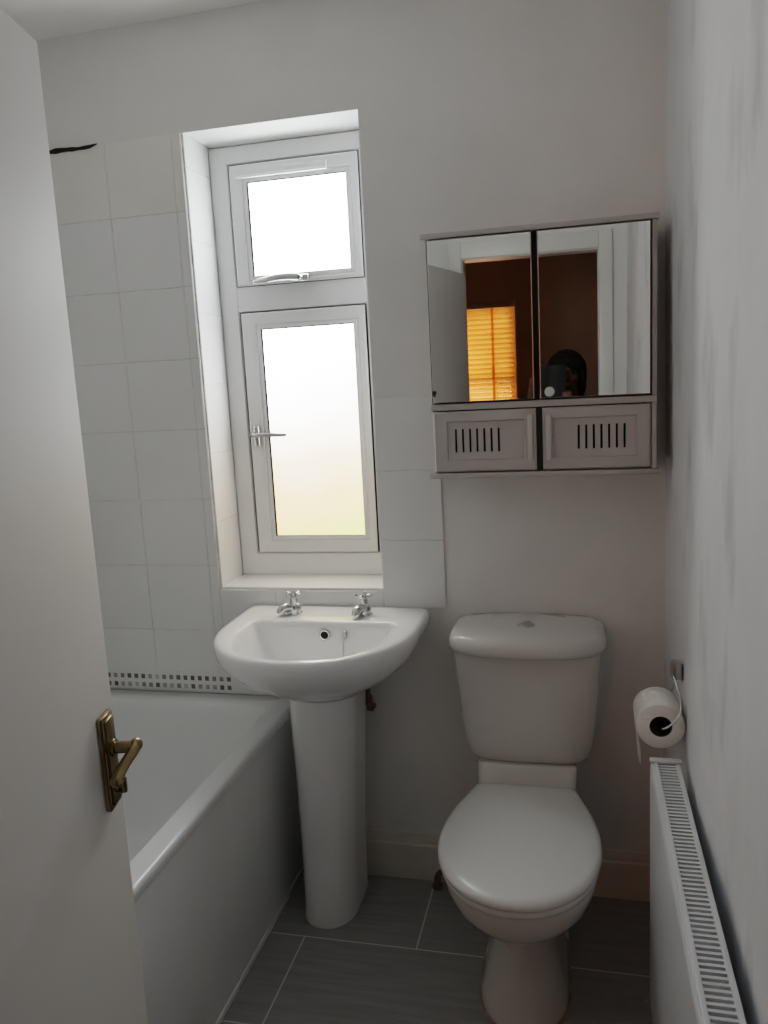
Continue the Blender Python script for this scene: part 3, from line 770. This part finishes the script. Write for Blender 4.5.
obj('head_rail', bx(BX0+.005, BX1-.005, HY0-.06, HY0-.012, BZ1-.045, BZ1-.001, bev=.003), M['brown'], V_)
bm = bmesh.new()
for xx in (-1.1, -.85, -.61): box(bm, xx-.009, xx+.009, HY0-.0215, HY0-.0205, BZ0+.02, BZ1-.04)
obj('ladder_tape', bm, M['tape'], V_, smooth=False)

# ------------------------------------------------------------------ person taking the picture (seen in the mirror)
def capsule(bm, a, b, ra, rb, n=16):
    a, b = Vector(a), Vector(b)
    t = b-a; L_ = t.length
    if L_ < 1e-6: t = Vector((0, 0, 1))
    q = t.to_track_quat('Z', 'Y').to_matrix().to_4x4(); q.translation = a
    rings = []
    for k in range(1, 6):
        al = -PI/2+PI/2*k/6+0; rings.append((ra*math.cos(al), ra*math.sin(al)))
    rings.append((ra, 0)); rings.append((rb, L_))
    for k in range(1, 6):
        al = PI/2*k/6; rings.append((rb*math.cos(al), L_+rb*math.sin(al)))
    loft(bm, [[q @ Vector((r*math.cos(2*PI*j/n), r*math.sin(2*PI*j/n), h)) for j in range(n)] for r, h in rings])
def ell(bm, c, r, rot=None, seg=24):
    m = Matrix.Translation(c) @ (rot or Matrix()) @ Matrix.Diagonal((*r, 1))
    bmesh.ops.create_uvsphere(bm, u_segments=seg, v_segments=seg*2//3, radius=1, matrix=m)
def remeshed(name, bm, vox, mats, parent=None, sm=6):
    bmesh.ops.recalc_face_normals(bm, faces=bm.faces)
    me = bpy.data.meshes.new(name+'_src'); bm.to_mesh(me); bm.free()
    o = bpy.data.objects.new(name+'_src', me); C.objects.link(o)
    r = o.modifiers.new('r', 'REMESH'); r.mode = 'VOXEL'; r.voxel_size = vox
    s = o.modifiers.new('s', 'SMOOTH'); s.factor = .5; s.iterations = sm
    dg = bpy.context.evaluated_depsgraph_get()
    new = bpy.data.meshes.new_from_object(o.evaluated_get(dg))
    bpy.data.objects.remove(o); bpy.data.meshes.remove(me)
    new.name = name; new.materials.clear(); new.materials.append(mats)
    for p in new.polygons: p.use_smooth = True
    o = bpy.data.objects.new(name, new); C.objects.link(o)
    if parent is not None: o.parent = parent; o.matrix_parent_inverse = parent_matrix(parent).inverted()
    return o
px0, py0 = -.02, -2.42
hd = Vector((px0-.035, py0+.03, 1.42))             # head centre
LW, RW = Vector((-.214, -2.234, 1.345)), Vector((-.036, -2.234, 1.27))   # wrists just behind the phone sides
LS, RS = Vector((px0-.165, py0, 1.245)), Vector((px0+.165, py0, 1.245))
LE, RE = Vector((-.29, -2.37, 1.03)), Vector((.20, -2.37, 1.03))
bm = bmesh.new()
tilt = Matrix.Rotation(.12, 4, 'Y')
ell(bm, hd+Vector((0, -.012, .02)), (.074, .092, .088), tilt)      # skull
ell(bm, hd+Vector((0, .018, -.035)), (.060, .066, .075), tilt)      # face
ell(bm, hd+Vector((-.004, .040, -.085)), (.034, .034, .026))        # chin
capsule(bm, hd+Vector((0, .078, .012)), hd+Vector((0, .094, -.022)), .008, .012)   # nose
ell(bm, hd+Vector((0, .092, -.026)), (.016, .012, .009))
ell(bm, hd+Vector((0, .080, -.052)), (.022, .010, .005)); ell(bm, hd+Vector((0, .078, -.060)), (.020, .010, .006))   # lips
for s in (-1, 1):
    ell(bm, hd+Vector((s*.032, .072, .030)), (.022, .012, .007))    # brow
    ell(bm, hd+Vector((s*.040, .058, -.018)), (.022, .020, .018))   # cheek
    ell(bm, hd+Vector((s*.074, -.008, -.005)), (.010, .020, .032))  # ear
capsule(bm, (px0, py0-.02, 1.20), hd+Vector((0, -.015, -.06)), .058, .052)  # neck
for a, b, ra, rb in (((px0, py0, 1.20), (px0, py0, 1.0), .10, .095), ((px0, py0, 1.0), (px0, py0-.01, .84), .095, .10)): 
    for s in (-.055, .055): capsule(bm, (a[0]+s, a[1], a[2]-.02), (b[0]+s, b[1], b[2]), ra, rb)
capsule(bm, LS, RS, .052, .052)
for s, Sh, El, Wr in ((-1, LS, LE, LW), (1, RS, RE, RW)):
    capsule(bm, Sh, El, .046, .036); capsule(bm, El, Wr, .037, .024)
    hip, kn, an = Vector((px0+s*.085, py0, .80)), Vector((px0+s*.09, py0+.015, .44)), Vector((px0+s*.095, py0-.01, .075))
    capsule(bm, hip, kn, .082, .054); capsule(bm, kn, an, .054, .035)
    capsule(bm, an+Vector((0, -.02, -.035)), an+Vector((s*.02, .15, -.045)), .034, .027)
# hands gripping the folio: palm behind, fingers round the front, thumb over the back
def hand(Wr, side, top):
    pc = Wr+Vector((side*.0, .030, .028)); 
    ell(bm, pc, (.018, .030, .040))
    for k in range(4):
        z = pc.z+.030-k*.0195; ln = (.9, 1., .95, .78)[k]
        a = Vector((pc.x, pc.y+.012, z)); b = Vector((pc.x-side*.004, pc.y+.046*ln, z+.003)); c = Vector((pc.x+side*.014, pc.y+.052*ln, z+.004)); e = Vector((pc.x+side*.036, pc.y+.050*ln, z+.004))
        capsule(bm, a, b, .0085, .008, 10); capsule(bm, b, c, .008, .0075, 10); capsule(bm, c, e, .0075, .0065, 10)
    a = pc+Vector((side*.006, -.012, .020)); b = pc+Vector((side*.026, -.006, .040)); c = pc+Vector((side*.046, .004, .052))
    capsule(bm, a, b, .0105, .0095, 10); capsule(bm, b, c, .0095, .0075, 10)
hand(LW, 1, 0); hand(RW, -1, 0)
person = remeshed('person', bm, .0055, M['skin'], sm=4)
tag(person, 'dark haired person holding up a phone in the mirror reflection', 'person')
bm = bmesh.new()
ell(bm, hd+Vector((0, -.026, .036)), (.092, .098, .086), tilt)
ell(bm, hd+Vector((-.035, .050, .060)), (.056, .046, .040), Matrix.Rotation(-.3, 4, 'Y'))
ell(bm, hd+Vector((.035, .052, .054)), (.054, .044, .042), Matrix.Rotation(.4, 4, 'Y'))
for s in (-1, 1):
    ell(bm, hd+Vector((s*.078, -.005, .0)), (.022, .052, .072))
    ell(bm, hd+Vector((s*.070, -.035, -.06)), (.026, .045, .055))
ell(bm, hd+Vector((0, -.06, -.05)), (.070, .048, .085))
random.seed(5)
for k in range(0):
    a = random.uniform(0, 2*PI); e = random.uniform(.15, 1.4); r = .094
    c = hd+Vector((r*math.cos(a)*math.cos(e), -.026+r*math.sin(a)*math.cos(e), .038+.086*math.sin(e)))
    if c.y > hd.y+.062 and c.z < hd.z+.075: continue
    capsule(bm, c, c+Vector((random.uniform(-.012, .012), random.uniform(-.012, .012), random.uniform(-.01, .008))), .010, .006, 8)
hair = remeshed('hair', bm, .005, M['hair'], person, 2)
for s in (-1, 1):
    bm = bmesh.new(); c = hd+Vector((s*.031, .0690, .012)); ell(bm, c, (.0125, .0095, .0075), seg=16)
    e_ = obj('eye', bm, M['eye'], person)
    bm = bmesh.new(); ell(bm, c+Vector((0, .0085, 0)), (.0085, .0035, .0080), seg=12); obj('iris', bm, M['iris'], e_)
bm = bmesh.new()
for s in (-.055, .055):
    capsule(bm, (px0+s, py0, 1.185), (px0+s, py0, 1.0), .112, .106); capsule(bm, (px0+s, py0, 1.0), (px0+s, py0-.01, .82), .106, .112)
capsule(bm, LS, RS, .064, .064)
for Sh, El, Wr in ((LS, LE, LW), (RS, RE, RW)):
    capsule(bm, Sh, El, .058, .047); capsule(bm, El, El.lerp(Wr, .82), .048, .034)
capsule(bm, (px0, py0-.02, 1.22), (px0, py0-.018, 1.275), .068, .062)
remeshed('jumper', bm, .008, M['shirt'], person, 5)
bm = bmesh.new()
for s in (-1, 1):
    hip, kn, an = Vector((px0+s*.085, py0, .80)), Vector((px0+s*.09, py0+.015, .44)), Vector((px0+s*.095, py0-.01, .10))
    capsule(bm, hip, kn, .094, .066); capsule(bm, kn, an, .066, .050)
capsule(bm, (px0-.06, py0, .82), (px0+.06, py0, .82), .105, .105)
remeshed('trousers', bm, .009, M['jeans'], person, 5)
for s in (-1, 1):
    bm = bmesh.new(); an = Vector((px0+s*.095, py0-.01, .075))
    capsule(bm, an+Vector((0, -.03, -.03)), an+Vector((s*.022, .16, -.042)), .045, .036); capsule(bm, an+Vector((0, -.01, -.03)), an+Vector((0, -.01, .0)), .044, .042)
    o = remeshed('shoe', bm, .007, M['shoe'], person, 3)
# phone in an open folio case
PH = thing('mobile_phone', 'dark phone in a dark case with a pale round spot', 'phone', (-.13, -2.16, 1.385))
bm = bmesh.new(); box(bm, -.198, -.129, -2.166, -2.158, 1.305, 1.468, bev=.003); box(bm, -.131, -.052, -2.170, -2.158, 1.302, 1.465, bev=.003)
obj('folio_case', bm, M['case'], PH)
bm = bmesh.new(); lathe(bm, [(.023, 0), (.0235, .002), (.021, .0035)], (-.132, -2.158, 1.341), 'y', 28)
obj('round_spot', bm, M['disc'], PH)

# ------------------------------------------------------------------ light, world, camera
w = bpy.data.worlds.new('world'); bpy.context.scene.world = w; w.use_nodes = True
bg = w.node_tree.nodes['Background']; bg.inputs['Color'].default_value = (.75, .85, 1, 1); bg.inputs['Strength'].default_value = .02

def area(name, loc, rot, sx, sy, power, col):
    l = bpy.data.lights.new(name, 'AREA'); l.shape = 'RECTANGLE'; l.size = sx; l.size_y = sy; l.energy = power; l.color = col
    o = bpy.data.objects.new(name, l); C.objects.link(o); o.location = loc; o.rotation_euler = rot
    return o

cam = bpy.data.cameras.new('camera'); co = bpy.data.objects.new('camera', cam); C.objects.link(co)
R_ = Vector((0.9717686, 0.23010075, -0.05214816)); U_ = Vector((0.01255829, 0.17026786, 0.98531779)); F_ = Vector((-0.23560152, 0.95815578, -0.16257129))
mw = Matrix(((R_.x, U_.x, -F_.x, 0), (R_.y, U_.y, -F_.y, -2.1105), (R_.z, U_.z, -F_.z, 1.442), (0, 0, 0, 1)))
co.matrix_world = mw
cam.sensor_fit = 'VERTICAL'; cam.sensor_height = 36; cam.lens = 806.3996/1024*36; cam.clip_start = .02
sc = bpy.context.scene; sc.camera = co
sc.view_settings.view_transform = 'Filmic'; sc.view_settings.look = 'Medium High Contrast'
sc.view_settings.exposure = -.10; sc.view_settings.gamma = 1
sc.cycles.max_bounces = 14; sc.cycles.diffuse_bounces = 10; sc.cycles.glossy_bounces = 6
sc.cycles.use_denoising = True
sc.cycles.caustics_reflective = False; sc.cycles.caustics_refractive = False
sc.cycles.sample_clamp_indirect = 4
